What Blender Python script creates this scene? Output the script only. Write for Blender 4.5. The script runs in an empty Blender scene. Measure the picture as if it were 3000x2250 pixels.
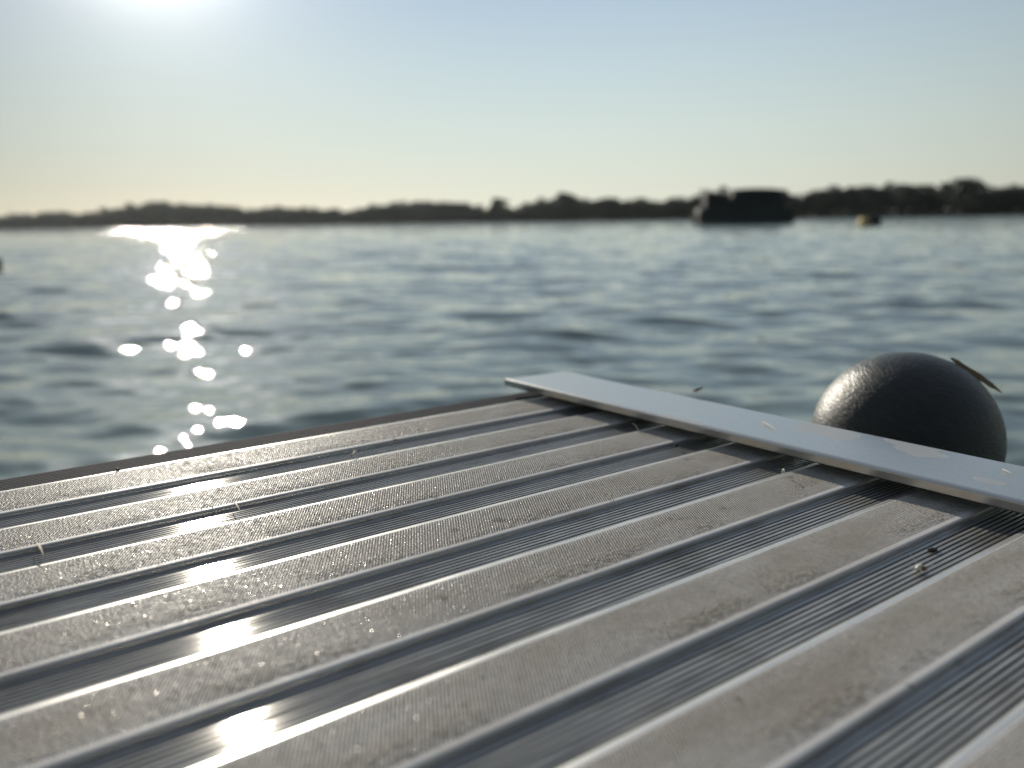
import bpy, bmesh, math, random
import numpy as np
from mathutils import Vector, Matrix
R = math.radians
random.seed(4); rng = np.random.default_rng(4)
S = bpy.context.scene

# ------------------------------------------------------------------ camera
EYE = 0.08            # eye above the deck's rib tops (z = 0)
WATER = -0.45
PITCH = math.atan(476/2400); ROLL = math.atan(.0152)        # against the water's horizon
DPITCH = math.atan(487/2400); DROLL = math.atan(.0143)      # against the dock's own plane: it rides a little out of level
cam_d = bpy.data.cameras.new('camera'); cam = bpy.data.objects.new('camera', cam_d)
S.collection.objects.link(cam); S.camera = cam
cam.location = (0, 0, EYE)
cam.rotation_mode = 'XYZ'
def cam_m(p, r): return Matrix.Translation((0, 0, EYE)) @ Matrix.Rotation(R(90)-p, 4, 'X') @ Matrix.Rotation(-r, 4, 'Z')
cam.matrix_world = cam_m(PITCH, ROLL)
TILT = cam_m(PITCH, ROLL) @ cam_m(DPITCH, DROLL).inverted()      # level frame -> the dock's slightly tilted frame
cam_d.sensor_width = 36; cam_d.lens = 28.8
cam_d.clip_start = .005; cam_d.clip_end = 12000
cam_d.dof.use_dof = True; cam_d.dof.focus_distance = .235; cam_d.dof.aperture_fstop = 10.5
S.render.resolution_x = 1024; S.render.resolution_y = 768

# ------------------------------------------------------------------ light
SUN_AZ = R(-21.9)      # from +Y, positive to the right (+X)
SUN_EL = R(19.3)
sun_dir = Vector((math.sin(SUN_AZ)*math.cos(SUN_EL), math.cos(SUN_AZ)*math.cos(SUN_EL), math.sin(SUN_EL)))
ld = bpy.data.lights.new('sun', 'SUN'); ld.energy = 5.0; ld.angle = R(.53); ld.color = (1, .92, .79)
lo = bpy.data.objects.new('sun', ld); S.collection.objects.link(lo)
lo.rotation_euler = sun_dir.to_track_quat('Z', 'Y').to_euler()
w = bpy.data.worlds.new('World'); S.world = w; w.use_nodes = True
nt = w.node_tree; nt.nodes.clear()
sky = nt.nodes.new('ShaderNodeTexSky'); sky.sky_type = 'NISHITA'; sky.sun_disc = False
sky.sun_elevation = SUN_EL; sky.sun_rotation = SUN_AZ
sky.altitude = 0; sky.air_density = 1.0; sky.dust_density = .35; sky.ozone_density = 1.0
def wn(ty, **k):
    o = nt.nodes.new('ShaderNode'+ty)
    for q, v in k.items(): setattr(o, q, v)
    return o
tc = wn('TexCoord'); nrm = wn('VectorMath', operation='NORMALIZE'); nt.links.new(tc.outputs['Generated'], nrm.inputs[0])
sep = wn('SeparateXYZ'); nt.links.new(nrm.outputs[0], sep.inputs[0])
rp = wn('ValToRGB'); e = rp.color_ramp.elements
# summer evening air: creamy at the horizon, pale cyan above it, blue higher up
STOPS = [(0, (.745, .765, .66)), (.035, (.75, .78, .68)), (.10, (.69, .78, .73)), (.17, (.60, .73, .765)), (.27, (.46, .60, .77)), (.45, (.47, .57, .71)), (1, (.40, .48, .63))]
while len(e) < len(STOPS): e.new(.5)
for i, (p, c) in enumerate(STOPS): e[i].position = p; e[i].color = (*c, 1)
nt.links.new(sep.outputs['Z'], rp.inputs[0])
dot = wn('VectorMath', operation='DOT_PRODUCT'); nt.links.new(nrm.outputs[0], dot.inputs[0]); dot.inputs[1].default_value = sun_dir
def wmath(op, a, b=0.):
    o = wn('Math', operation=op)
    for i, v in enumerate((a, b)):
        if isinstance(v, bpy.types.NodeSocket): nt.links.new(v, o.inputs[i])
        else: o.inputs[i].default_value = v
    return o.outputs[0]
dp_ = wmath('MAXIMUM', dot.outputs['Value'], 0.)
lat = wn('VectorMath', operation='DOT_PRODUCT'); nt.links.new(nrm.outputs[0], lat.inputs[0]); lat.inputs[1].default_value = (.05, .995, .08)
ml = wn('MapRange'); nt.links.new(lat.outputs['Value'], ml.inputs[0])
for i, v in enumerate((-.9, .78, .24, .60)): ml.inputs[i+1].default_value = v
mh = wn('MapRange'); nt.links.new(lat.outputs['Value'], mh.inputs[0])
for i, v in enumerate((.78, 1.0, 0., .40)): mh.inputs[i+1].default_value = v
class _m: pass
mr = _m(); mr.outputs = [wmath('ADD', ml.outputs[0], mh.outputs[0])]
def scale(col, f):
    o = wn('VectorMath', operation='SCALE')
    if isinstance(col, bpy.types.NodeSocket): nt.links.new(col, o.inputs[0])
    else: o.inputs[0].default_value = col
    if isinstance(f, bpy.types.NodeSocket): nt.links.new(f, o.inputs['Scale'])
    else: o.inputs['Scale'].default_value = f
    return o.outputs[0]
def add(a, b):
    o = wn('VectorMath', operation='ADD'); nt.links.new(a, o.inputs[0]); nt.links.new(b, o.inputs[1]); return o.outputs[0]
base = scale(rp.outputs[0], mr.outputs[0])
aur = add(scale((1., .96, .86), wmath('MULTIPLY', wmath('POWER', dp_, 330.), 2.2)), scale((1., .97, .90), wmath('MULTIPLY', wmath('POWER', dp_, 60.), .28)))
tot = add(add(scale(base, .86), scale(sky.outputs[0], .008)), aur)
bg = wn('Background'); bg.inputs[1].default_value = 1.0
out = wn('OutputWorld')
nt.links.new(tot, bg.inputs[0]); nt.links.new(bg.outputs[0], out.inputs[0])
S.view_settings.view_transform = 'Standard'; S.view_settings.look = 'None'
S.view_settings.exposure = 0.0; S.view_settings.gamma = 1

# ------------------------------------------------------------------ helpers
def tag(o, label=None, cat=None, group=None, kind=None):
    if label: o['label'] = label
    if cat: o['category'] = cat
    if group: o['group'] = group
    if kind: o['kind'] = kind
    return o
def link(o, parent=None):
    S.collection.objects.link(o)
    if parent is not None: o.parent = parent
    return o
def empty(name, loc, rz=0, parent=None):
    o = bpy.data.objects.new(name, None); o.location = loc; o.rotation_euler = (0, 0, rz); o.empty_display_size = .05
    return link(o, parent)
def mesh_obj(name, V, F, mat, parent=None, smooth=False):
    me = bpy.data.meshes.new(name)
    V = np.asarray(V, dtype=np.float32)
    F = [tuple(int(i) for i in f) for f in F] if not isinstance(F, np.ndarray) else F
    if isinstance(F, np.ndarray):
        n, k = F.shape
        me.vertices.add(len(V)); me.vertices.foreach_set('co', V.ravel())
        me.loops.add(n*k); me.loops.foreach_set('vertex_index', F.astype(np.int32).ravel())
        me.polygons.add(n); me.polygons.foreach_set('loop_start', np.arange(0, n*k, k, dtype=np.int32))
        me.update(calc_edges=True)
    else:
        me.from_pydata([tuple(v) for v in V], [], F)
    me.validate()
    if smooth: me.polygons.foreach_set('use_smooth', [True]*len(me.polygons))
    me.materials.append(mat)
    o = bpy.data.objects.new(name, me)
    return link(o, parent)
def bm_obj(name, bm, mat, parent=None, smooth=False):
    me = bpy.data.meshes.new(name); bm.to_mesh(me); bm.free()
    if smooth: me.polygons.foreach_set('use_smooth', [True]*len(me.polygons))
    me.materials.append(mat)
    return link(bpy.data.objects.new(name, me), parent)
def copy_tree(o, parent=None):
    c = o.copy(); S.collection.objects.link(c); c.parent = parent
    for ch in list(o.children): copy_tree(ch, c)
    return c
def box(bm, x0, x1, y0, y1, z0, z1, bevel=0):
    r = bmesh.ops.create_cube(bm, size=1)
    for v in r['verts']:
        v.co = Vector((x0+(v.co.x+.5)*(x1-x0), y0+(v.co.y+.5)*(y1-y0), z0+(v.co.z+.5)*(z1-z0)))
    if bevel:
        es = list({e for v in r['verts'] for e in v.link_edges})
        bmesh.ops.bevel(bm, geom=es, offset=bevel, segments=3, affect='EDGES', profile=.5)
def tube(bm, pts, rad, seg=10, caps=True):
    pts = [Vector(p) for p in pts]
    rads = rad if isinstance(rad, (list, tuple)) else [rad]*len(pts)
    rings = []
    for i, p in enumerate(pts):
        d = (pts[min(i+1, len(pts)-1)]-pts[max(i-1, 0)]).normalized()
        a = Vector((0, 0, 1)) if abs(d.z) < .9 else Vector((1, 0, 0))
        s = d.cross(a).normalized(); t = s.cross(d)
        rings.append([bm.verts.new(p+(s*math.cos(2*math.pi*k/seg)+t*math.sin(2*math.pi*k/seg))*rads[i]) for k in range(seg)])
    for a, b in zip(rings, rings[1:]):
        for k in range(seg): bm.faces.new((a[k], a[(k+1) % seg], b[(k+1) % seg], b[k]))
    if caps: bm.faces.new(rings[0][::-1]); bm.faces.new(rings[-1])
def lathe(bm, prof, seg=48, c=(0, 0, 0)):
    rings = []
    for r, z in prof:
        if r < 1e-6: rings.append([bm.verts.new((c[0], c[1], c[2]+z))])
        else: rings.append([bm.verts.new((c[0]+r*math.cos(2*math.pi*k/seg), c[1]+r*math.sin(2*math.pi*k/seg), c[2]+z)) for k in range(seg)])
    for a, b in zip(rings, rings[1:]):
        for k in range(seg):
            k2 = (k+1) % seg
            if len(a) == 1: bm.faces.new((a[0], b[k2], b[k]))
            elif len(b) == 1: bm.faces.new((a[k], a[k2], b[0]))
            else: bm.faces.new((a[k], a[k2], b[k2], b[k]))

class NT:
    def __init__(s, name):
        s.m = bpy.data.materials.new(name); s.m.use_nodes = True; s.t = s.m.node_tree
        s.b = s.t.nodes['Principled BSDF']
    def n(s, ty, **k):
        o = s.t.nodes.new('ShaderNode'+ty)
        for a, b in k.items(): setattr(o, a, b)
        return o
    def l(s, a, b): s.t.links.new(a, b)
    def put(s, sock, v):
        if isinstance(v, bpy.types.NodeSocket): s.l(v, sock)
        else: sock.default_value = v
    def math(s, op, a, b=0., c=None, clamp=False):
        o = s.n('Math', operation=op, use_clamp=clamp); s.put(o.inputs[0], a); s.put(o.inputs[1], b)
        if c is not None: s.put(o.inputs[2], c)
        return o.outputs[0]
    def vmath(s, op, a, b=(0, 0, 0)):
        o = s.n('VectorMath', operation=op); s.put(o.inputs[0], a)
        if op == 'SCALE': s.put(o.inputs['Scale'], b)
        else: s.put(o.inputs[1], b)
        return o.outputs[0]
    def ramp(s, fac, stops):
        o = s.n('ValToRGB'); e = o.color_ramp.elements
        while len(e) < len(stops): e.new(.5)
        for i, (p, c) in enumerate(stops): e[i].position = p; e[i].color = (*c, 1) if len(c) == 3 else c
        s.put(o.inputs[0], fac); return o.outputs[0]
    def rmap(s, v, a, b, c=0., d=1.):
        o = s.n('MapRange'); s.put(o.inputs[0], v)
        for i, x in enumerate((a, b, c, d)): s.put(o.inputs[i+1], x)
        return o.outputs[0]
    def noise(s, vec, scale, detail=3, rough=.5, out=0):
        o = s.n('TexNoise'); s.put(o.inputs['Vector'], vec); o.inputs['Scale'].default_value = scale
        o.inputs['Detail'].default_value = detail; o.inputs['Roughness'].default_value = rough
        return o.outputs[out]
    def mapping(s, vec, scale=(1, 1, 1), rot=(0, 0, 0), loc=(0, 0, 0)):
        o = s.n('Mapping'); s.put(o.inputs[0], vec); o.inputs['Scale'].default_value = scale
        o.inputs['Rotation'].default_value = rot; o.inputs['Location'].default_value = loc; return o.outputs[0]
    def mix(s, f, a, b):
        o = s.n('Mix', data_type='RGBA'); s.put(o.inputs[0], f); 
        s.put(o.inputs[6], (*a, 1) if isinstance(a, tuple) and len(a) == 3 else a)
        s.put(o.inputs[7], (*b, 1) if isinstance(b, tuple) and len(b) == 3 else b); return o.outputs[2]
    def pos(s): return s.n('NewGeometry').outputs['Position']
    def set(s, **k):
        for a, b in k.items():
            a = a.replace('_', ' ')
            if isinstance(b, tuple) and len(b) == 3 and a != 'Normal': b = (*b, 1)
            s.put(s.b.inputs[a], b)
    def bump(s, h, strength=.3, dist=.001):
        o = s.n('Bump'); o.inputs['Strength'].default_value = strength; o.inputs['Distance'].default_value = dist
        s.put(o.inputs['Height'], h); s.l(o.outputs[0], s.b.inputs['Normal']); return o

# ------------------------------------------------------------------ materials
DA = R(35.9)            # heading of the ribs
def m_rib():
    m = NT('weathered aluminium tread'); P = m.pos()
    q = m.mapping(P, rot=(0, 0, -DA))
    sx = m.n('SeparateXYZ'); m.l(m.n('TexCoord').outputs['Object'], sx.inputs[0]); Y = sx.outputs['Y']
    blot = m.noise(m.mapping(q, scale=(.55, 1, 1)), 55, 4, .6)
    fine = m.noise(P, 900, 3, .6)
    streak = m.noise(m.mapping(q, scale=(.12, 1, 1)), 160, 3, .6)
    spots = m.noise(P, 150, 2, .5)
    f = m.rmap(m.math('ADD', m.math('MULTIPLY', blot, .6), m.math('MULTIPLY', streak, .4)), .40, .60)
    col = m.mix(f, (.63, .61, .57), (.46, .42, .365))
    col = m.mix(m.math('MULTIPLY', m.rmap(fine, .45, .75), .55), col, (.22, .195, .165))
    # shoulders rubbed paler, with sky sheen put into their colour; dirt along the middle
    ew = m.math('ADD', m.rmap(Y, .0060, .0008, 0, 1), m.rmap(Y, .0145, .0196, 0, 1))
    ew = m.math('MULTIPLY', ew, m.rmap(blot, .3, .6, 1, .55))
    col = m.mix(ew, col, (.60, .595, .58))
    crust = m.math('MULTIPLY', m.math('MULTIPLY', m.rmap(Y, .0085, .005, 0, 1), m.rmap(Y, .0012, .003, 0, 1)), m.math('MULTIPLY', m.rmap(m.noise(q, 30, 2, .5), .46, .55), m.rmap(m.noise(P, 700, 3, .6), .42, .6)))
    col = m.mix(m.math('MULTIPLY', crust, .85), col, (.27, .235, .18))
    col = m.mix(m.math('MULTIPLY', m.rmap(spots, .69, .75), .75), col, (.09, .075, .06))
    gl = m.math('GREATER_THAN', m.noise(P, 1500, 2, .6), .69)
    m.set(Base_Color=col, Metallic=m.math('MULTIPLY', gl, .7), Roughness=m.math('SUBTRACT', m.rmap(fine, .3, .7, .40, .55), m.math('MULTIPLY', gl, .2)))
    m.b.inputs['Specular IOR Level'].default_value = .07
    h = m.math('ADD', m.math('MULTIPLY', m.noise(P, 2200, 2, .6), .3), m.math('MULTIPLY', crust, 4.0))
    m.bump(h, .35, .0002)
    return m.m
def m_floor():
    m = NT('grooved aluminium plank'); P = m.pos()
    q = m.mapping(P, rot=(0, 0, -DA))
    streak = m.noise(m.mapping(q, scale=(.05, 1, 1)), 420, 3, .6)
    blot = m.noise(q, 40, 4, .6)
    col = m.mix(m.rmap(streak, .4, .65), (.41, .405, .38), (.31, .303, .285))
    col = m.mix(m.rmap(blot, .52, .72), col, (.24, .22, .19))
    m.set(Base_Color=col, Metallic=.45, Roughness=m.rmap(streak, .3, .7, .16, .24), Anisotropic=1.0)
    # extrusion lines: the normal wobbles across the ribs only
    ex = m.math('MULTIPLY', m.math('SUBTRACT', m.noise(m.mapping(q, scale=(.012, 1, 1)), 5200, 1, .5), .5), 1.7)
    vv = m.vmath('SCALE', (-math.sin(DA), math.cos(DA), 0), ex)
    m.l(m.vmath('NORMALIZE', m.vmath('ADD', m.n('NewGeometry').outputs['Normal'], vv)), m.b.inputs['Normal'])
    tv = m.n('CombineXYZ'); tv.inputs[0].default_value = -math.sin(DA); tv.inputs[1].default_value = math.cos(DA)
    m.l(tv.outputs[0], m.b.inputs['Tangent'])
    return m.m
def m_edge():
    m = NT('rubbed bare aluminium edge'); P = m.pos()
    q = m.mapping(P, rot=(0, 0, -DA))
    n = m.noise(m.mapping(q, scale=(.1, 1, 1)), 500, 3, .6)
    m.set(Base_Color=m.mix(n, (.50, .49, .47), (.62, .61, .58)), Metallic=.6, Roughness=m.rmap(n, .3, .7, .22, .36))
    return m.m
def m_plate():
    m = NT('anodised aluminium strip'); P = m.pos()
    q = m.mapping(P, rot=(0, 0, -DA))
    wob = m.vmath('SCALE', m.noise(q, 60, 3, .5, out=1), .012)
    q2 = m.vmath('ADD', q, wob)
    v = m.n('TexVoronoi'); v.feature = 'F1'; v.inputs['Scale'].default_value = 34; m.l(m.mapping(q2, scale=(1.25, .8, 1)), v.inputs['Vector'])
    d = v.outputs['Distance']
    sel = m.math('GREATER_THAN', m.noise(v.outputs['Position'], 9, 1, .5), .44)
    inside = m.math('MULTIPLY', m.math('LESS_THAN', d, .33), sel)
    rim = m.math('MULTIPLY', m.math('LESS_THAN', m.math('ABSOLUTE', m.math('SUBTRACT', d, .33)), .018), sel)
    fine = m.noise(P, 700, 4, .65)
    right = m.n('SeparateXYZ'); m.l(q, right.inputs[0])
    wet = m.rmap(right.outputs['Y'], .245, .17, 0., 1.)           # dried splashes, only on this stretch
    cn = m.noise(q, 75, 4, .6)
    trail = m.math('MULTIPLY', m.math('MULTIPLY', m.math('LESS_THAN', m.math('ABSOLUTE', m.math('SUBTRACT', cn, .5)), .006), m.math('GREATER_THAN', m.noise(q, 31, 2, .5), .5)), wet)
    inside = m.math('MULTIPLY', inside, wet); rim = m.math('MAXIMUM', m.math('MULTIPLY', rim, wet), trail)
    col = m.mix(m.rmap(fine, .35, .7), (.61, .59, .545), (.56, .54, .50))
    col = m.mix(m.math('MULTIPLY', inside, .45), col, (.42, .40, .37))
    col = m.mix(m.math('MULTIPLY', rim, .7), col, (.55, .54, .50))
    m.set(Base_Color=col, Metallic=m.math('SUBTRACT', 1.0, m.math('MULTIPLY', inside, .35)), Roughness=m.math('ADD', m.math('MULTIPLY', inside, .10), m.rmap(fine, .3, .7, .27, .33)))
    return m.m
def m_rubber():
    m = NT('worn dark rubber'); P = m.n('TexCoord').outputs['Object']
    a = m.noise(m.mapping(P, scale=(1, 1, 5.5), rot=(.15, .25, 0)), 110, 5, .7)
    b = m.noise(P, 700, 3, .6)
    cr = m.n('TexVoronoi'); cr.feature = 'DISTANCE_TO_EDGE'; cr.inputs['Scale'].default_value = 520
    m.l(m.mapping(P, scale=(.45, .45, 1.7), rot=(.25, .35, 0)), cr.inputs['Vector'])
    col = m.mix(m.rmap(a, .4, .7), (.008, .011, .009), (.027, .030, .023))
    col = m.mix(m.math('MULTIPLY', m.rmap(b, .62, .8), .6), col, (.07, .068, .06))
    m.set(Base_Color=col, Roughness=m.rmap(a, .3, .7, .36, .50), Metallic=.0)
    m.b.inputs['Specular IOR Level'].default_value = .5
    h = m.math('ADD', m.math('MULTIPLY', a, 1.6), m.math('ADD', m.math('MULTIPLY', b, .5), m.math('MULTIPLY', m.rmap(cr.outputs['Distance'], 0, .25), .35)))
    m.bump(h, .38, .0006)
    return m.m
def m_plain(name, col, rough=.6, metal=0., var=.3, scale=20):
    m = NT(name); P = m.n('TexCoord').outputs['Object']
    n = m.noise(P, scale, 4, .6)
    dark = tuple(c*(1-var) for c in col)
    m.set(Base_Color=m.mix(n, dark, tuple(min(1, c*(1+var)) for c in col)), Roughness=rough, Metallic=metal)
    return m.m
def m_leaf(name, a, b):
    m = NT(name)
    o = m.n('ObjectInfo'); P = m.pos()
    n = m.noise(P, .6, 3, .6)
    c = m.mix(m.rmap(n, .35, .65), a, b)
    m.set(Base_Color=c, Roughness=.6)
    return m.m
def m_water():
    m = NT('lake water'); P = m.pos()
    L = m.vmath('LENGTH', P) if False else None
    ln = m.n('VectorMath', operation='LENGTH'); m.l(P, ln.inputs[0]); D = ln.outputs['Value']
    def sl(scale, amp, stretch=(.55, 1, 1)):
        c = m.noise(m.mapping(P, scale=stretch), scale, 2, .55, out=1)
        c = m.vmath('SUBTRACT', c, (.5, .5, .5))
        return m.vmath('SCALE', c, amp)
    fine = sl(13, m.rmap(D, 6, 45, .20, .60))
    mid = sl(3.2, m.rmap(D, 14, 60, 0., .75))
    big = sl(1.1, m.rmap(D, 40, 160, 0., .75))
    s = m.vmath('ADD', m.vmath('ADD', fine, mid), big)
    s = m.vmath('MULTIPLY', s, (1.1, 1, 0))
    N = m.vmath('NORMALIZE', m.vmath('ADD', m.n('NewGeometry').outputs['Normal'], s))
    m.set(Base_Color=(.12, .168, .160), Roughness=m.rmap(D, 2, 60, .008, .05), IOR=1.333)
    m.l(N, m.b.inputs['Normal'])
    return m.m
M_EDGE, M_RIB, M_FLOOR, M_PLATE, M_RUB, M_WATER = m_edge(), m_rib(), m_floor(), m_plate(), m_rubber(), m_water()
M_LIP = m_plain('oxidised dark aluminium', (.052, .056, .064), .8, .0, .3, 60)
M_LIP.node_tree.nodes['Principled BSDF'].inputs['Specular IOR Level'].default_value = .04
M_GROOVE = m_plain('dark plank grooves', (.060, .058, .056), .55, .1, .35, 90)  # groove walls and floors, darker than the plank tops for stripe contrast
M_PIT = m_plain('dark tread pits', (.37, .345, .31), .7, 0, .45, 260)  # pit walls and floors, darker than the net around them for contrast
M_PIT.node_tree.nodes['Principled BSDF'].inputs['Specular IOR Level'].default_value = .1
M_BEAM = m_plain('mill aluminium beam', (.32, .33, .34), .45, .8)
M_STRAW = m_plain('dry straw', (.34, .27, .15), .7)
M_LEAFSCRAP = m_plain('dead leaf', (.27, .20, .105), .7, 0, .5, 400)
M_LINT = m_plain('pale lint', (.62, .58, .50), .8)
M_SEED = m_plain('brown seed', (.16, .075, .035), .5)
M_DARKBIT = m_plain('dark dropping', (.02, .02, .015), .7)
M_BARK = m_plain('bark', (.07, .055, .04), .9)
M_GROUND = m_plain('shore ground', (.045, .05, .03), .95, scale=.3)

# ------------------------------------------------------------------ water
def water():
    def grid(a0, a1, na, ratio, r0, r1):
        nr = int(math.log(r1/r0)/math.log(ratio))+1
        r = r0*ratio**np.arange(nr); a = np.linspace(a0, a1, na)
        rr, aa = np.meshgrid(r, a, indexing='ij')
        return rr, aa
    W = []
    for i in range(90):
        lam = .09*(3.4/.09)**((i+rng.random())/90)
        th = R(90)+rng.normal(0, R(27))
        slope = .0165*(1.2 if .3 < lam < 1.2 else 1.05 if lam < .3 else .42)
        W.append((lam, th, slope, rng.random()*6.283))
    def disp(x, y, cell):
        z = np.zeros_like(x)
        for lam, th, sl, ph in W:
            k = 2*math.pi/lam
            fade = np.clip((lam/cell-3.2)/2.5, 0, 1)
            p = k*(x*math.cos(th)+y*math.sin(th))+ph
            z += fade*sl/k*(np.sin(p)+.22*np.cos(2*p)*(-1))
        return z
    V = []; F = []
    # forward sector fine, rest coarse; both share the border angle columns by overlapping a hair below
    for (a0, a1, na, ratio) in ((R(90-48), R(90+48), 620, 1.0065), (R(90+48), R(360+90-48), 420, 1.03)):
        rr, aa = grid(a0, a1, na, ratio, .30, 1600.)
        x = rr*np.cos(aa); y = rr*np.sin(aa)
        z = disp(x, y, rr*max(ratio-1, .0035)) + WATER
        n0 = sum(len(v) for v in V)
        V.append(np.stack([x, y, z], -1).reshape(-1, 3))
        nr, nc = rr.shape
        idx = np.arange(nr*nc).reshape(nr, nc)+n0
        F.append(np.stack([idx[:-1, :-1], idx[1:, :-1], idx[1:, 1:], idx[:-1, 1:]], -1).reshape(-1, 4))
    V = np.concatenate(V); F = np.concatenate(F)
    o = mesh_obj('water', V, F, M_WATER, smooth=True)
    tag(o, kind='structure')
water()

# ------------------------------------------------------------------ far shore and its trees
DS = 1.3563
SIL = [(0,468),(100,462),(190,462),(230,455),(280,447),(350,441),(450,443),(500,449),(530,455),(600,449),(700,452),(760,457),(830,443),(900,440),(960,434),(1000,442),(1050,453),(1110,450),(1150,438),(1190,432),(1220,424),(1260,433),(1310,432),(1350,437),(1390,430),(1420,434),(1500,430),(1520,420),(1570,420),(1620,417),(1680,427),(1695,420),(1730,427),(1790,405),(1850,408),(1900,402),(1970,398),(2020,405),(2080,392),(2120,407),(2160,408),(2212,405)]
def pix_dir(x, y):       # heading and slope of a photograph pixel (3000 wide)
    X = (x-1500)/2400; Y = -(y-1125)/2400
    c, s = math.cos(ROLL), math.sin(ROLL)
    X, Y = c*X+s*Y, -s*X+c*Y
    return Vector((X, math.cos(PITCH)+Y*math.sin(PITCH), -math.sin(PITCH)+Y*math.cos(PITCH)))
def shore_d(x):          # metres to the far bank (along the view axis)
    return float(np.interp(x, [-1500, 0, 1000, 1500, 2200, 3000, 4500], [900, 720, 560, 460, 340, 280, 230]))
def at_px(x, y, d):
    r = pix_dir(x, y); return Vector((0, 0, EYE)) + r*(d/r.y)
def wl(x): return 672-.0152*x
def shore_px(x): return wl(x)+.53/shore_d(x)*2400
def sil(x): return float(np.interp(x/DS, [p[0] for p in SIL], [p[1] for p in SIL]))*DS

def shore():
    V = []; F = []
    xs = np.linspace(-1500, 4500, 300)
    for i, x in enumerate(xs):
        d = shore_d(x)*(1+.01*math.sin(i*1.3)); r = pix_dir(x, 640); h = Vector((r.x, r.y, 0))/r.y
        for j, (k, z) in enumerate(((0, -.4), (2, .25), (10, .8), (60, 1.6), (500, 5))):
            p = h*(d+k); V.append((p.x, p.y, WATER+z))
    n = 5
    for i in range(len(xs)-1):
        for j in range(n-1):
            a = i*n+j; F.append((a, a+n, a+n+1, a+1))
    tag(mesh_obj('far_shore', V, F, M_GROUND, smooth=True), kind='structure')
shore()
LEAFS = [m_leaf('dark foliage', (.018, .034, .016), (.038, .060, .028)), m_leaf('olive foliage', (.026, .040, .018), (.048, .068, .030))]
def crown_mesh(name, seed, kind='round', n=2600):
    g = np.random.default_rng(seed)
    # clumps inside a unit-height crown (z 0.12..1, radius ~.38)
    if kind == 'tall': nc, rx = 16, .20
    else: nc, rx = 22, .40
    C = []; 
    for i in range(nc):
        z = .22+.62*g.random()
        env = rx*math.sqrt(max(.05, 1-((z-.5)/.52)**2))
        a = g.random()*6.283; q = env*math.sqrt(g.random())*.85
        C.append((q*math.cos(a), q*math.sin(a), z, (.13 if kind != 'tall' else .09)*(.7+.6*g.random())))
    C = np.array(C)
    ci = g.integers(0, nc, n); d = g.normal(size=(n, 3)); d /= np.linalg.norm(d, axis=1)[:, None]
    rad = C[ci, 3]*(.55+.5*g.random(n)); P = C[ci, :3]+d*rad[:, None]*np.array([1, 1, .85])
    s = .028*(.6+.8*g.random(n))
    A = g.normal(size=(n, 3)); A /= np.linalg.norm(A, axis=1)[:, None]
    B = np.cross(A, g.normal(size=(n, 3))); B /= np.linalg.norm(B, axis=1)[:, None]
    V = np.stack([P-A*s[:, None], P+B*s[:, None]*.7, P+A*s[:, None], P-B*s[:, None]*.7], 1).reshape(-1, 3)
    return V, np.arange(n*4).reshape(n, 4)
def trunk_bm(kind, seed):
    rr = random.Random(seed); bm = bmesh.new()
    tube(bm, [(0, 0, -.03), (0.004, 0, .12), (.012, .006, .3), (0, .01, .55), (0, 0, .8)], [.026, .020, .016, .010, .004], 8)
    for i in range(6):
        a = rr.random()*6.28; z = .2+.4*rr.random(); L = .24 if kind != 'tall' else .12
        tube(bm, [(0, 0, z), (math.cos(a)*L*.5, math.sin(a)*L*.5, z+.1), (math.cos(a)*L, math.sin(a)*L, z+.2)], [.009, .006, .002], 6)
    return bm
PROTO = []
for i, kind in enumerate(['round', 'round', 'round', 'tall', 'round']):
    V, F = crown_mesh('crown', 10+i, kind)
    e = empty('tree', (0, 0, 0)) if i == 0 else empty('tree', (0, 0, 0))
    mesh_obj('crown', V, F, LEAFS[i % 2], e)
    bm_obj('trunk', trunk_bm(kind, i), M_BARK, e)
    PROTO.append(e)
used = set()
def tree(i, loc, h, rz, wid, label, group, name='tree'):
    if i not in used: used.add(i); t = PROTO[i]
    else: t = copy_tree(PROTO[i])
    t.location = loc; t.scale = (h*wid, h*wid, h); t.rotation_euler = (0, 0, rz); t.name = name
    tag(t, label, 'tree', group); return t
def tree_at(x, top, d, i, wid, label, group=None, name='tree'):
    base = at_px(x, wl(x), d); base.z = WATER+.2
    h = (at_px(x, top, base.y).z-base.z)*1.2
    return tree(i, base, h, random.random()*6.28, wid, label, group, name)
# single trees the photograph lets one tell apart
tree_at(1462, 585, 462, 3, 2.0, 'narrow pointed tree rising alone above the low far wood, left of the dome-shaped tree', name='narrow_tree')
tree_at(1655, 571, 436, 1, 1.25, 'broad dome-shaped tree on the far shore just right of the narrow pointed tree', name='broad_tree')
tree_at(2300, 562, 330, 3, 1.3, 'small rounded tree standing in the gap right of the dark pontoon boat', name='small_tree')
tree_at(2825, 535, 284, 2, 1.15, 'tallest rounded tree of the far shore, near the right end of the tree line', name='tall_tree')
tree_at(2095, 556, 345, 4, 1.25, 'dense squarish tree rising directly behind the left end of the pontoon boat', name='dense_tree')
# the rest of the front rows
x = -130.
k = 0
while x < 3150:
    near = x > 1900
    d = shore_d(x)+3+random.random()*14
    top = sil(x)+random.uniform(-4, 9)
    hp = shore_px(x)-top
    tree_at(x, top, d, [0, 1, 2, 4][k % 4], random.uniform(.95, 1.35),
            'dark green broadleaf tree in the taller right-hand stretch of the far shore wood' if near else
            'dark green broadleaf tree in the low hazy left-hand stretch of the far shore wood' if x < 1050 else
            'dark green broadleaf tree in the middle stretch of the far shore wood',
            'trees of the right-hand far shore' if near else 'trees of the left-hand far shore' if x < 1050 else 'trees of the middle far shore')
    x += hp*.42*random.uniform(.8, 1.2); k += 1
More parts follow.
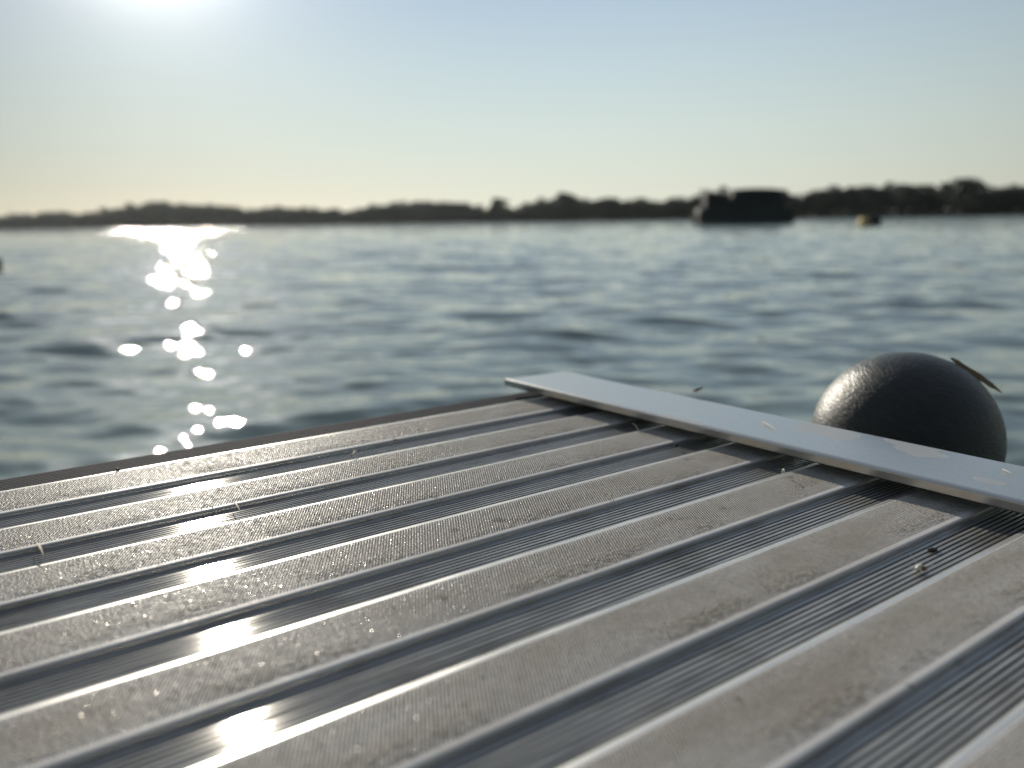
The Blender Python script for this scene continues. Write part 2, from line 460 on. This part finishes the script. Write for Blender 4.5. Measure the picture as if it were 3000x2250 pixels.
# undergrowth: one mass of shrubs closing the wood
def undergrowth():
    g = np.random.default_rng(77); n = 60000
    xs = g.uniform(-700, 3700, n); fr = g.random(n)
    V = np.zeros((n, 4, 3))
    for i in range(n):
        x = xs[i]; d = shore_d(x)+6+g.random()*26
        r = pix_dir(x, 640); top = (wl(min(max(x, 0), 3000))-sil(min(max(x, 0), 3000)))/2400*d*.90
        c = np.array([r.x/r.y*d, d, WATER+.2+fr[i]*top])
        s = (.35+.5*g.random())*(d/350)
        A = g.normal(size=3); A /= np.linalg.norm(A); B = np.cross(A, g.normal(size=3)); B /= np.linalg.norm(B)
        V[i] = [c-A*s, c+B*s*.8, c+A*s, c-B*s*.8]
    tag(mesh_obj('undergrowth', V.reshape(-1, 3), np.arange(n*4).reshape(n, 4), LEAFS[0]),
        'dense dark shrubs and saplings filling the far shore wood under the trees', 'undergrowth', kind='stuff')
undergrowth()

# ------------------------------------------------------------------ dock
dock = empty('dock', (0, 0, 0), DA)
dock.matrix_world = TILT @ Matrix.Rotation(DA, 4, 'Z')
tag(dock, 'grey aluminium dock with knurled ribs, grooved channels and a flat edge strip, over the lake', 'dock')
MM = .001
RH = -1.35*MM                     # channel floor below rib top
U0, U1 = -1.3, .240               # deck extent along the ribs
rib_near = [264.2, 230.4, 197.6, 164.2, 130.9, 97.3, 63.9, 30.4, -3.1, -36.6, -70.1, -103.6, -137.1, -170.6, -204.1, -237.6]
rib_far = [288.6, 251.2, 217.7, 184.6, 151.3, 117.9, 84.4, 50.6, 17.4, -16.1, -49.6, -83.1, -116.6, -150.1, -183.6, -217.1]

def floor_profile(v_lo, v_hi):
    """grooved channel from the far edge of the near rib (v_lo) to the near edge of the far rib (v_hi), mm"""
    pts = [(v_lo-1.0, -1.35), (v_lo+.5, -1.35)]
    v = v_lo+.6; w_ = 1.48
    while v+w_ < v_hi-1.5:
        pts += [(v, -1.36), (v+.06, -1.72, 1), (v+.46, -1.72, 1), (v+.54, -1.36, 1), (v+.62, -1.29), (v+w_-.08, -1.29)]
        v += w_
    pts += [(v+.05, -1.42), (v+.14, -1.60), (v+.34, -1.58), (v+.44, -1.30), (v_hi-.7, -1.24), (v_hi-.35, -1.34), (v_hi+1, -1.34)]
    return pts
planks = []
for pi in range(8):              # each plank carries two ribs
    i0, i1 = 2*pi, 2*pi+1
    far_end = rib_near[i0]
    pts = []
    lo_far = rib_far[i1+1] if i1+1 < len(rib_far) else rib_near[i1]-13
    pts += floor_profile(lo_far, rib_near[i1])[:]
    pts += floor_profile(rib_far[i1], rib_near[i0])
    V = []; 
    us = [U0, U1]
    for p_ in pts:
        for u in us: V.append((u, p_[0]*MM, p_[1]*MM))
    F = [(2*i, 2*i+1, 2*i+3, 2*i+2) for i in range(len(pts)-1)]
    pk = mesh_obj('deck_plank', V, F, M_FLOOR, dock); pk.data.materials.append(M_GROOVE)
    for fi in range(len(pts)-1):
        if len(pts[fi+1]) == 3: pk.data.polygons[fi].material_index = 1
    planks.append(pk)

def lip():
    v = rib_far[0]; pts = [(v-.6, -1.9), (v+.3, -.72)]
    for q in range(7):
        b = v+.5+q*1.9
        pts += [(b, -.60), (b+.15, -.80), (b+.6, -.80), (b+.75, -.60)]
    pts += [(302.6, -.60), (303.4, -.8), (303.9, -1.4), (304., -4), (304., -40)]
    V = [(u, v_*MM, z*MM) for v_, z in pts for u in (U0, U1)]
    mesh_obj('edge_lip', V, [(2*i, 2*i+1, 2*i+3, 2*i+2) for i in range(len(pts)-1)], M_LIP, dock)
lip()
def rib_mesh():
    """one tread rib, 20.4 mm wide, near edge at y=0, with a diamond pattern of small pits"""
    Wd = 20.4; y0, y1 = 1.1, 18.1
    def crown(y): return .14*(1-(abs(y-10.2)/9.2)**4)-.10
    near = [(-.62, -1.9), (-.60, -1.35), (-.52, -.70), (-.42, -.38), (-.15, -.18), (.35, -.12), (y0, crown(y0))]
    farp = [(y1, crown(y1)), (18.7, -.09), (19.25, -.17), (19.8, -.32), (20.2, -.65), (20.4, -1.2), (20.42, -1.9)]
    V = []; F = []
    def strip(pr, ulist):
        n0 = len(V)
        for u in ulist:
            for (y, z) in pr: V.append((u, y*MM, z*MM))
        n = len(pr)
        for i in range(len(ulist)-1):
            for j in range(n-1):
                a = n0+i*n+j; F.append((a, a+n, a+n+1, a+1))
    uk0, uk1 = -.36, .238
    strip(near, [U0, uk0, uk1]); strip(farp, [U0, uk0, uk1])
    mid = [(y0+(y1-y0)*t/6, crown(y0+(y1-y0)*t/6)) for t in range(7)]
    strip(mid, [U0, uk0])
    # end cap
    pr = near+mid[1:-1]+farp; n0 = len(V)
    for (y, z) in pr: V.append((uk1, y*MM, z*MM))
    F.append(tuple(range(n0, n0+len(pr))))
    V = np.array(V)
    # diamonds: net lines along +-60 degrees; pitch 1.0 mm along u, 1.7 mm across -> 10 rows in 17 mm
    pu, pv = .8, 17/12
    nu = int((uk1-uk0)/MM/pu); nv = 12
    g = np.random.default_rng(5)
    cu, cv = [], []
    for j in range(nv*2-1):
        off = 0 if j % 2 == 0 else .5
        us = (np.arange(nu-(1 if off else 0))+.5+off)*pu
        cu.append(us); cv.append(np.full(len(us), (j+1)*pv/2))
    cu = np.concatenate(cu); cv = np.concatenate(cv); n = len(cu)
    X0 = uk0/MM
    def P(u, v, dz):
        y = y0+v
        return np.stack([(X0+u)*MM*np.ones(n), y*MM, (crown(y)+dz)*MM], -1)
    dep = -(.27+.12*g.random(n))
    edge = np.minimum(cv, nv*pv-cv); dep *= np.clip(.45+edge/3.5, .45, 1)
    hi = .03*g.normal(size=n)
    ou, ov = pu/2, pv/2; iu, iv = ou*.74, ov*.74; bu, bv = ou*.34, ov*.34
    rings = [P(cu-ou, cv, 0), P(cu, cv-ov, 0), P(cu+ou, cv, 0), P(cu, cv+ov, 0),
             P(cu-iu, cv, hi*.5), P(cu, cv-iv, hi*.5), P(cu+iu, cv, hi*.5), P(cu, cv+iv, hi*.5),
             P(cu-bu, cv, dep), P(cu, cv-bv, dep), P(cu+bu, cv, dep), P(cu, cv+bv, dep)]
    D = np.stack(rings, 1).reshape(-1, 3)
    base = len(V)+np.arange(n)*12
    faces = []
    for r_ in (0, 4):
        for k in range(4):
            a, b = r_+k, r_+(k+1) % 4
            faces.append(np.stack([base+a, base+b, base+b+4, base+a+4], -1))
    faces.append(np.stack([base+8, base+9, base+10, base+11], -1))
    FQ = np.concatenate(faces)
    # half triangles along both long borders
    extra = []
    n1 = len(V)+len(D)
    TV = []
    for i in range(nu):
        for (vv, s) in ((0, 1), (nv*pv, -1)):
            y = y0+vv; yt = y0+vv+s*pv/2
            if True:
                k = n1+len(TV)
                pass
    # fill: between border line and first diamonds (triangles centred on integer u)
    for i in range(nu+1):
        for (vv, s) in ((0, 1), (nv*pv, -1)):
            y = y0+vv; yt = y0+vv+s*pv/2
            k = n1+len(TV)
            ua, ub = max(i-.5, 0)*pu, min(i+.5, nu)*pu
            TV += [((X0+ua)*MM, y*MM, crown(y)*MM), ((X0+ub)*MM, y*MM, crown(y)*MM), ((X0+i*pu)*MM, yt*MM, crown(yt)*MM)]
            extra.append((k, k+1, k+2) if s > 0 else (k+1, k, k+2))
    allV = np.concatenate([V, D, np.array(TV)])
    me = bpy.data.meshes.new('tread_rib')
    me.from_pydata(allV.tolist(), [], F+FQ.tolist()+extra)
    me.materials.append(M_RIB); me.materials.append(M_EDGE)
    NE = 2*(len(near)-1)+2*(len(farp)-1)
    me.materials.append(M_FLOOR)
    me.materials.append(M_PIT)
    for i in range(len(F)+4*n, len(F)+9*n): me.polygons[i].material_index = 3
    nn = len(near)-1
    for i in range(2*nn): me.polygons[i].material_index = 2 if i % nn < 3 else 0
    for i in range(2*nn, NE): me.polygons[i].material_index = 1
    nb = len(F)
    me.polygons.foreach_set('use_smooth', [i < nb-1 for i in range(len(me.polygons))])
    return me
rm = rib_mesh()
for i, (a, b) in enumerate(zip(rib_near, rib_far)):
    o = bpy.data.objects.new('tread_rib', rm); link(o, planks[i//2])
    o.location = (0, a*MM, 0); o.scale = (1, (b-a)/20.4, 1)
# side and under beams
bm = bmesh.new(); box(bm, U1+.0005, U1+.007, -1.1, .304, -.12, -.0022, .001)
bm_obj('side_beam', bm, M_BEAM, dock)
bm = bmesh.new()
box(bm, U0, U1-.004, .262, .300, -.115, -.004, .001)
box(bm, U0, U1-.004, -.26, -.22, -.115, -.004, .001)
for u in (-1.0, -.5, 0.): box(bm, u, u+.05, -.215, .258, -.10, -.006, .001)
bm_obj('under_frame', bm, M_BEAM, dock)
# edge strip
def strip_plate():
    # cross-section in local (x across, z up), runs along local -y
    Wp, z0, z1, r = 33.0, 3.1, 6.8, 1.5
    pr = []
    def arc(cx, cz, a0, a1, r, n=6):
        for i in range(n+1):
            a = R(a0+(a1-a0)*i/n); pr.append((cx+r*math.cos(a), cz+r*math.sin(a)))
    arc(r, z1-r*.7, 180, 90, r*1.0, 8)
    pr[-1] = (r, z1)
    pr[:] = [(x_, z1-r*.7+(z_-(z1-r*.7))*.7) for x_, z_ in pr]
    pr.append((Wp-1.0, z1)); pr.append((Wp, z1-.7)); pr.append((Wp, z0)); pr.append((1.0, z0)); pr.append((.2, z0+.5))
    ys = [0, -.8, -60, -1250]
    V = []; F = []
    n = len(pr)
    for k, y in enumerate(ys):
        sh = .35 if k == 0 else 0
        cx, cz = Wp/2, (z0+z1)/2
        for (x_, z_) in pr:
            V.append(((x_-(x_-cx)*.02*(k == 0))*MM, (y+(5.5*(1-x_/Wp) if k < 2 else 0))*MM, (z_-(z_-cz)*.3*(k == 0))*MM))
    for k in range(len(ys)-1):
        for j in range(n):
            a = k*n+j; b = k*n+(j+1) % n
            F.append((a, b, b+n, a+n))
    F.append(tuple(range(n))[::-1]); F.append(tuple(range((len(ys)-1)*n, len(ys)*n)))
    o = mesh_obj('edge_strip', V, F, M_PLATE, dock)
    o.location = (.2168, .3005, 0); o.rotation_euler = (0, 0, R(1.7))
    for y in (-.03, -.245, -.6, -.95):
        bm = bmesh.new(); box(bm, .014, .030, y-.008, y+.008, -.0016, .0033, .0004)
        bm_obj('spacer', bm, M_BEAM, o)
    me = o.data; bmm = bmesh.new(); bmm.from_mesh(me); bmesh.ops.recalc_face_normals(bmm, faces=bmm.faces); bmm.to_mesh(me); bmm.free()
strip_plate()

# ------------------------------------------------------------------ post with ball cap beside the dock
bc = at_px(2648, 1290, .324)
post = empty('dock_post', (bc.x, bc.y, WATER-.3))
tag(post, 'dark grey dock post with a wrinkled round rubber cap behind the flat edge strip', 'post')
bm = bmesh.new(); tube(bm, [(0, 0, -.2), (0, 0, bc.z-(WATER-.3)-.03)], .030, 32)
bm_obj('pole', bm, M_BEAM, post, smooth=False)
bm = bmesh.new(); bmesh.ops.create_uvsphere(bm, u_segments=96, v_segments=64, radius=.0362)
capo = bm_obj('ball_cap', bm, M_RUB, post, smooth=True); capo.location = (0, 0, bc.z-(WATER-.3)); capo.rotation_euler = (.2, .3, 0)
# leaf scrap on the ball
def scrap(name, p0, p1, wid, mat, label, cat, bend=.15, thick=.0002, group=None, face=False):
    p0, p1 = Vector(p0), Vector(p1); d = (p1-p0); L = d.length; d.normalize()
    up = Vector((0, 0, 1)); s = d.cross(up)
    s = s.normalized() if s.length > 1e-4 else Vector((1, 0, 0)); n = s.cross(d)
    if face: s, n = n, s
    V = []; F = []; N = 9
    rr = random.Random(name+label)
    for i in range(N+1):
        t = i/N; c = (p1-p0)*t+n*bend*L*math.sin(math.pi*t)
        ww = wid*(math.sin(math.pi*(.08+.9*t))**.7)*(.8+.4*rr.random())
        for (a, b) in ((-1, 1), (1, 1), (1, -1), (-1, -1)):
            V.append(c+s*a*ww/2+n*b*thick/2)
    for i in range(N):
        for k in range(4):
            a = i*4+k; b = i*4+(k+1) % 4; F.append((a, b, b+4, a+4))
    F.append((3, 2, 1, 0)); F.append((N*4, N*4+1, N*4+2, N*4+3))
    o = mesh_obj(name, [tuple(v) for v in V], F, mat, smooth=False); o.location = p0
    tag(o, label, cat, group); return o
def on_deck(x, y, z=0.):      # point on the plane z above the rib tops seen at a photograph pixel
    X = (x-1500)/2400; Y = -(y-1125)/2400
    r = cam_m(DPITCH, DROLL).to_3x3() @ Vector((X, Y, -1))
    return TILT @ (Vector((0, 0, EYE))+r*((z-EYE)/r.z))
scrap('leaf_scrap', at_px(2785, 1048, .322), at_px(2935, 1150, .318), .0024, M_LEAFSCRAP, 'curled dry leaf scrap stuck to the right shoulder of the round post cap', 'leaf scrap', .05, face=True)
sc = [
 ('grass_blade', (105, 1592), (128, 1628), .0006, 'pale dry blade lying across the grooved channel near the left edge of the deck'),
 ('grass_blade', (678, 1472), (705, 1500), .0004, 'thin pale blade across the second grooved channel, left of centre'),
 ('grass_blade', (1028, 1342), (1042, 1320), .0005, 'tiny straw standing on the dark channel near the far deck edge'),
]
for nme, a, b, wd, lb in sc:
    scrap(nme, on_deck(*a, z=.0004), on_deck(*b, z=.0014), wd, M_STRAW, lb, 'grass blade', .08)
scrap('lint_thread', on_deck(2235, 1236, .0070), on_deck(2272, 1258, .0070), .0004, M_LINT, 'short white thread on the pale edge strip, left of the round post cap', 'thread', .02)
scrap('lint_thread', on_deck(2936, 1374, .0071), on_deck(2962, 1386, .0071), .0003, M_LINT, 'short white thread on the stained right end of the edge strip', 'thread', .02)
scrap('lint_thread', on_deck(2290, 1388, .0006), on_deck(2300, 1398, .0016), .0004, M_LINT, 'small white lint speck on the rib corner beside the edge strip shadow', 'thread', .3)
fl = scrap('web_fluff', on_deck(2030, 1148, .006), on_deck(2062, 1136, .009), .0011, M_LEAFSCRAP, 'wisp of brown fluff caught behind the far side of the pale edge strip', 'fluff', .1, face=True)
p0, p1 = on_deck(1995, 1163, .0067), on_deck(2034, 1147, .006)
bm = bmesh.new(); tube(bm, [p0-fl.location, (p0+p1)/2-fl.location-Vector((0, 0, .0004)), p1-fl.location], .00009, 6)
bm_obj('strand', bm, M_LINT, fl)
scrap('lint_thread', on_deck(1870, 1268, -.0002), on_deck(1852, 1240, .003), .00016, M_LINT, 'hair-thin cobweb strand hanging in the shadow under the edge strip', 'thread', .2)
scrap('grass_blade', on_deck(590, 1492), on_deck(640, 1512, .001), .0003, M_LINT, 'short pale fibre on the second rib beside the sun glare', 'fibre', .2)
scrap('grass_blade', on_deck(1770, 1452, .0), on_deck(1800, 1470, .0006), .0003, M_STRAW, 'hairlike straw on the middle rib left of the edge strip shadow', 'fibre', .2)
# seed husk with brown seed, and a dark dropping in the channel at right
hp = on_deck(2692, 1670, -.0008)
def blob(name, c, rad, mat, parent=None, seed=1, rz=0):
    bm = bmesh.new(); bmesh.ops.create_icosphere(bm, subdivisions=3, radius=1)
    rr = random.Random(seed)
    for v in bm.verts:
        q = 1+.12*math.sin(v.co.x*5+seed)+.1*math.sin(v.co.y*7+seed*2)+.05*rr.random()
        v.co = Vector((v.co.x*rad[0]*q, v.co.y*rad[1]*q, v.co.z*rad[2]*q))
    o = bm_obj(name, bm, mat, parent, smooth=True); o.location = c; o.rotation_euler = (0, .3, rz); return o
husk = empty('seed_husk', hp); tag(husk, 'small white seed husk with a brown seed on the channel ribs, right of the middle', 'seed')
blob('husk', (0, 0, .0006), (.0007, .0013, .0007), M_LINT, husk, 2, -.9)
blob('seed', (.0009, -.0003, .0005), (.0006, .0009, .0005), M_SEED, husk, 3, -.9)
for i, (dx, dy, dz) in enumerate(((-.001, .003, .0028), (-.002, .001, .0006), (-.0022, -.0006, .0004), (.0035, -.001, .0016))):
    bm = bmesh.new(); tube(bm, [(0, 0, .0004), (dx*.5, dy*.5, dz*.6+.0004), (dx, dy, dz)], [.00008, .00006, .00004], 6)
    bm_obj('bristle', bm, M_LINT, husk)
dk = on_deck(2733, 1611, -.0010)
tag(blob('insect_dropping', dk, (.0014, .0008, .0006), M_DARKBIT, None, 5, .5), 'black speck of dirt in the grooved channel just above the white seed husk', 'dirt speck')
for i, (x_, y_) in enumerate(((1981, 1305), (345, 1375), (1505, 1135))):
    lab = ('black speck of dirt at the corner of a rib under the edge strip', 'dark crumb on the far deck edge left of the sun glare', 'tiny crumb under the left tip of the edge strip')[i]
    tag(blob('dirt_crumb', on_deck(x_, y_, .0003), (.0007, .0005, .0004), M_DARKBIT, None, 11+i), lab, 'dirt speck')

# ------------------------------------------------------------------ things on the lake
def float_at(x, y):          # point on the water seen at a photograph pixel
    r = pix_dir(x, y); return Vector((0, 0, EYE))+r*((WATER-EYE)/r.z)
M_HULL = m_plain('dark green hull cover', (.022, .032, .028), .6, 0, .3, 2)
M_TUBE = m_plain('grey pontoon aluminium', (.09, .10, .10), .45, .6, .2, 2)
M_CANV = m_plain('dark canvas', (.026, .030, .030), .85, 0, .25, 3)
M_SEAT = m_plain('dull beige vinyl', (.16, .15, .13), .7, 0, .2, 3)
M_YEL = m_plain('faded yellow buoy', (.60, .45, .14), .6, 0, .25, 3)
M_BLK = m_plain('black buoy rubber', (.015, .018, .014), .6, 0, .2, 9)
# waterline of the boat in the photograph y~651 at x 2180
bp = float_at(2180, 656); sc_ = 1.0
dist = bp.y
boat = empty('pontoon_boat', (bp.x, bp.y, WATER), R(-3))
tag(boat, 'dark moored pontoon boat with canopy and covered sides in front of the far shore', 'boat')
px = dist/2400.
L_ = 276*px; H = lambda p: p*px
rx_ = 11*px
bm = bmesh.new()
for sy in (-.9, .9):
    pts = [(-L_/2, sy, .12), (-L_/2+.15, sy, .10), (L_/2-.9, sy, .10), (L_/2-.35, sy, .2), (L_/2-.02, sy, .42)]
    tube(bm, pts, [.12, .30, .30, .24, .05], 16)
bm_obj('pontoon', bm, M_TUBE, boat, True)
bm = bmesh.new(); box(bm, -L_/2+.05, L_/2-.1, -1.2, 1.2, .38, .52, .03); bm_obj('deck', bm, M_HULL, boat)
bm = bmesh.new()
z1 = .52+H(27)
box(bm, -L_/2+.1, L_/2-.35, -1.2, -1.15, .53, z1, .01); box(bm, -L_/2+.1, L_/2-.35, 1.15, 1.2, .53, z1, .01)
box(bm, -L_/2+.1, -L_/2+.15, -1.14, 1.14, .53, z1, .01); box(bm, L_/2-.40, L_/2-.35, -1.14, 1.14, .53, z1, .01)
bm_obj('side_panel', bm, M_HULL, boat)
cx0, cx1 = (2140-2180)*px, (2268-2180)*px; zt = (656-556)*px
bm = bmesh.new()
N = 12; V = []; F = []
for i in range(N+1):
    t = i/N; xx = cx0+(cx1-cx0)*t; zz = zt-.10*(2*t-1)**2
    for j in range(7):
        s = j/6; V.append((xx, -1.2+2.4*s, zz-.14*(2*s-1)**2))
for i in range(N):
    for j in range(6): a = i*7+j; F.append((a, a+7, a+8, a+1))
can = mesh_obj('canopy', V, F, M_CANV, boat, True); md = can.modifiers.new('solid', 'SOLIDIFY'); md.thickness = .05
for xx in (cx0+.1, (cx0+cx1)/2, cx1-.1):
    for sy in (-1.13, 1.13):
        bm = bmesh.new(); tube(bm, [(xx, sy, z1-.05), (xx, sy, zt-.20)], .02, 8); bm_obj('canopy_pole', bm, M_TUBE, boat)
bm = bmesh.new(); 
box(bm, cx0+.05, cx1+.1, -1.1, 1.1, z1-.02, zt-.16, .05)
for v in bm.verts:
    if v.co.z < z1+.2: v.co.x = cx0-.15 if v.co.x < (cx0+cx1)/2 else cx1+.55
bm_obj('enclosure', bm, M_CANV, boat)
bm = bmesh.new(); box(bm, -116*px, -50*px, -1.0, 1.0, z1-.1, (656-570)*px, .12); bm_obj('stern_cover', bm, M_CANV, boat)
bm = bmesh.new()
for yy in (-1.18, 1.18):
    tube(bm, [(-L_/2+.1, yy, z1+.30), (L_/2-.5, yy, z1+.30), (L_/2-.36, yy, z1+.1)], .025, 8)
bm_obj('rail', bm, M_TUBE, boat)
bm = bmesh.new(); box(bm, -L_/2+.25, -L_/2+.9, -1.0, 1.0, .55, z1+.12, .08); bm_obj('seat', bm, M_SEAT, boat)
bm = bmesh.new(); box(bm, L_/2-1.5, L_/2-.6, -1.0, 1.0, .55, z1+.18, .08); bm_obj('seat', bm, M_SEAT, boat)
bm = bmesh.new(); box(bm, -L_/2-.30, -L_/2+.02, -.22, .22, .25, .95, .06); box(bm, -L_/2-.22, -L_/2-.06, -.08, .08, -.3, .25, .02)
bm_obj('outboard_motor', bm, M_BLK, boat)
# yellow buoy
yp = float_at(2548, 661); py = yp.y/2400
yb = empty('mooring_buoy', (yp.x, yp.y, WATER), .3); tag(yb, 'small faded yellow float with a dark cover moored right of the pontoon boat', 'buoy')
bm = bmesh.new(); rr_ = 15*py
tube(bm, [(-33*py, 0, rr_*.6), (-30*py, 0, rr_*.6), (-14*py, 0, rr_*.6)], [rr_*.7, rr_, rr_], 24); bm_obj('float_body', bm, M_YEL, yb, True)
bm = bmesh.new(); tube(bm, [(-14*py, 0, rr_*.62), (26*py, 0, rr_*.62), (31*py, 0, rr_*.62)], [rr_*1.12, rr_*1.12, rr_*.8], 24); bm_obj('cover', bm, M_CANV, yb, True)
# dark buoy cut by the left edge
dp = float_at(-22, 788); pd = dp.y/2400
db = empty('dark_buoy', (dp.x, dp.y, WATER), 0); tag(db, 'dark round buoy floating at the left edge of the picture below the far shore', 'buoy')
bm = bmesh.new(); bmesh.ops.create_uvsphere(bm, u_segments=40, v_segments=24, radius=27*pd)
o = bm_obj('float_ball', bm, M_BLK, db, True); o.location = (0, 0, 17*pd)
bm = bmesh.new(); lathe(bm, [(0, 0), (.03, 0), (.03, .03), (.015, .05), (0, .05)], 16, (0, 0, 17*pd+26.5*pd)); bm_obj('shackle_stub', bm, M_TUBE, db, True)

# ------------------------------------------------------------------ air
bm = bmesh.new(); box(bm, -1750, 1750, -1700, 1900, WATER-1.6, 20)
hz = bpy.data.materials.new('summer haze'); hz.use_nodes = True; ht = hz.node_tree; ht.nodes.clear()
ho = ht.nodes.new('ShaderNodeOutputMaterial'); hv = ht.nodes.new('ShaderNodeVolumePrincipled')
hv.inputs['Color'].default_value = (.88, .95, 1, 1); hv.inputs['Density'].default_value = .000045; hv.inputs['Anisotropy'].default_value = .55
ht.links.new(hv.outputs[0], ho.inputs['Volume'])
tag(bm_obj('haze', bm, hz), kind='stuff')
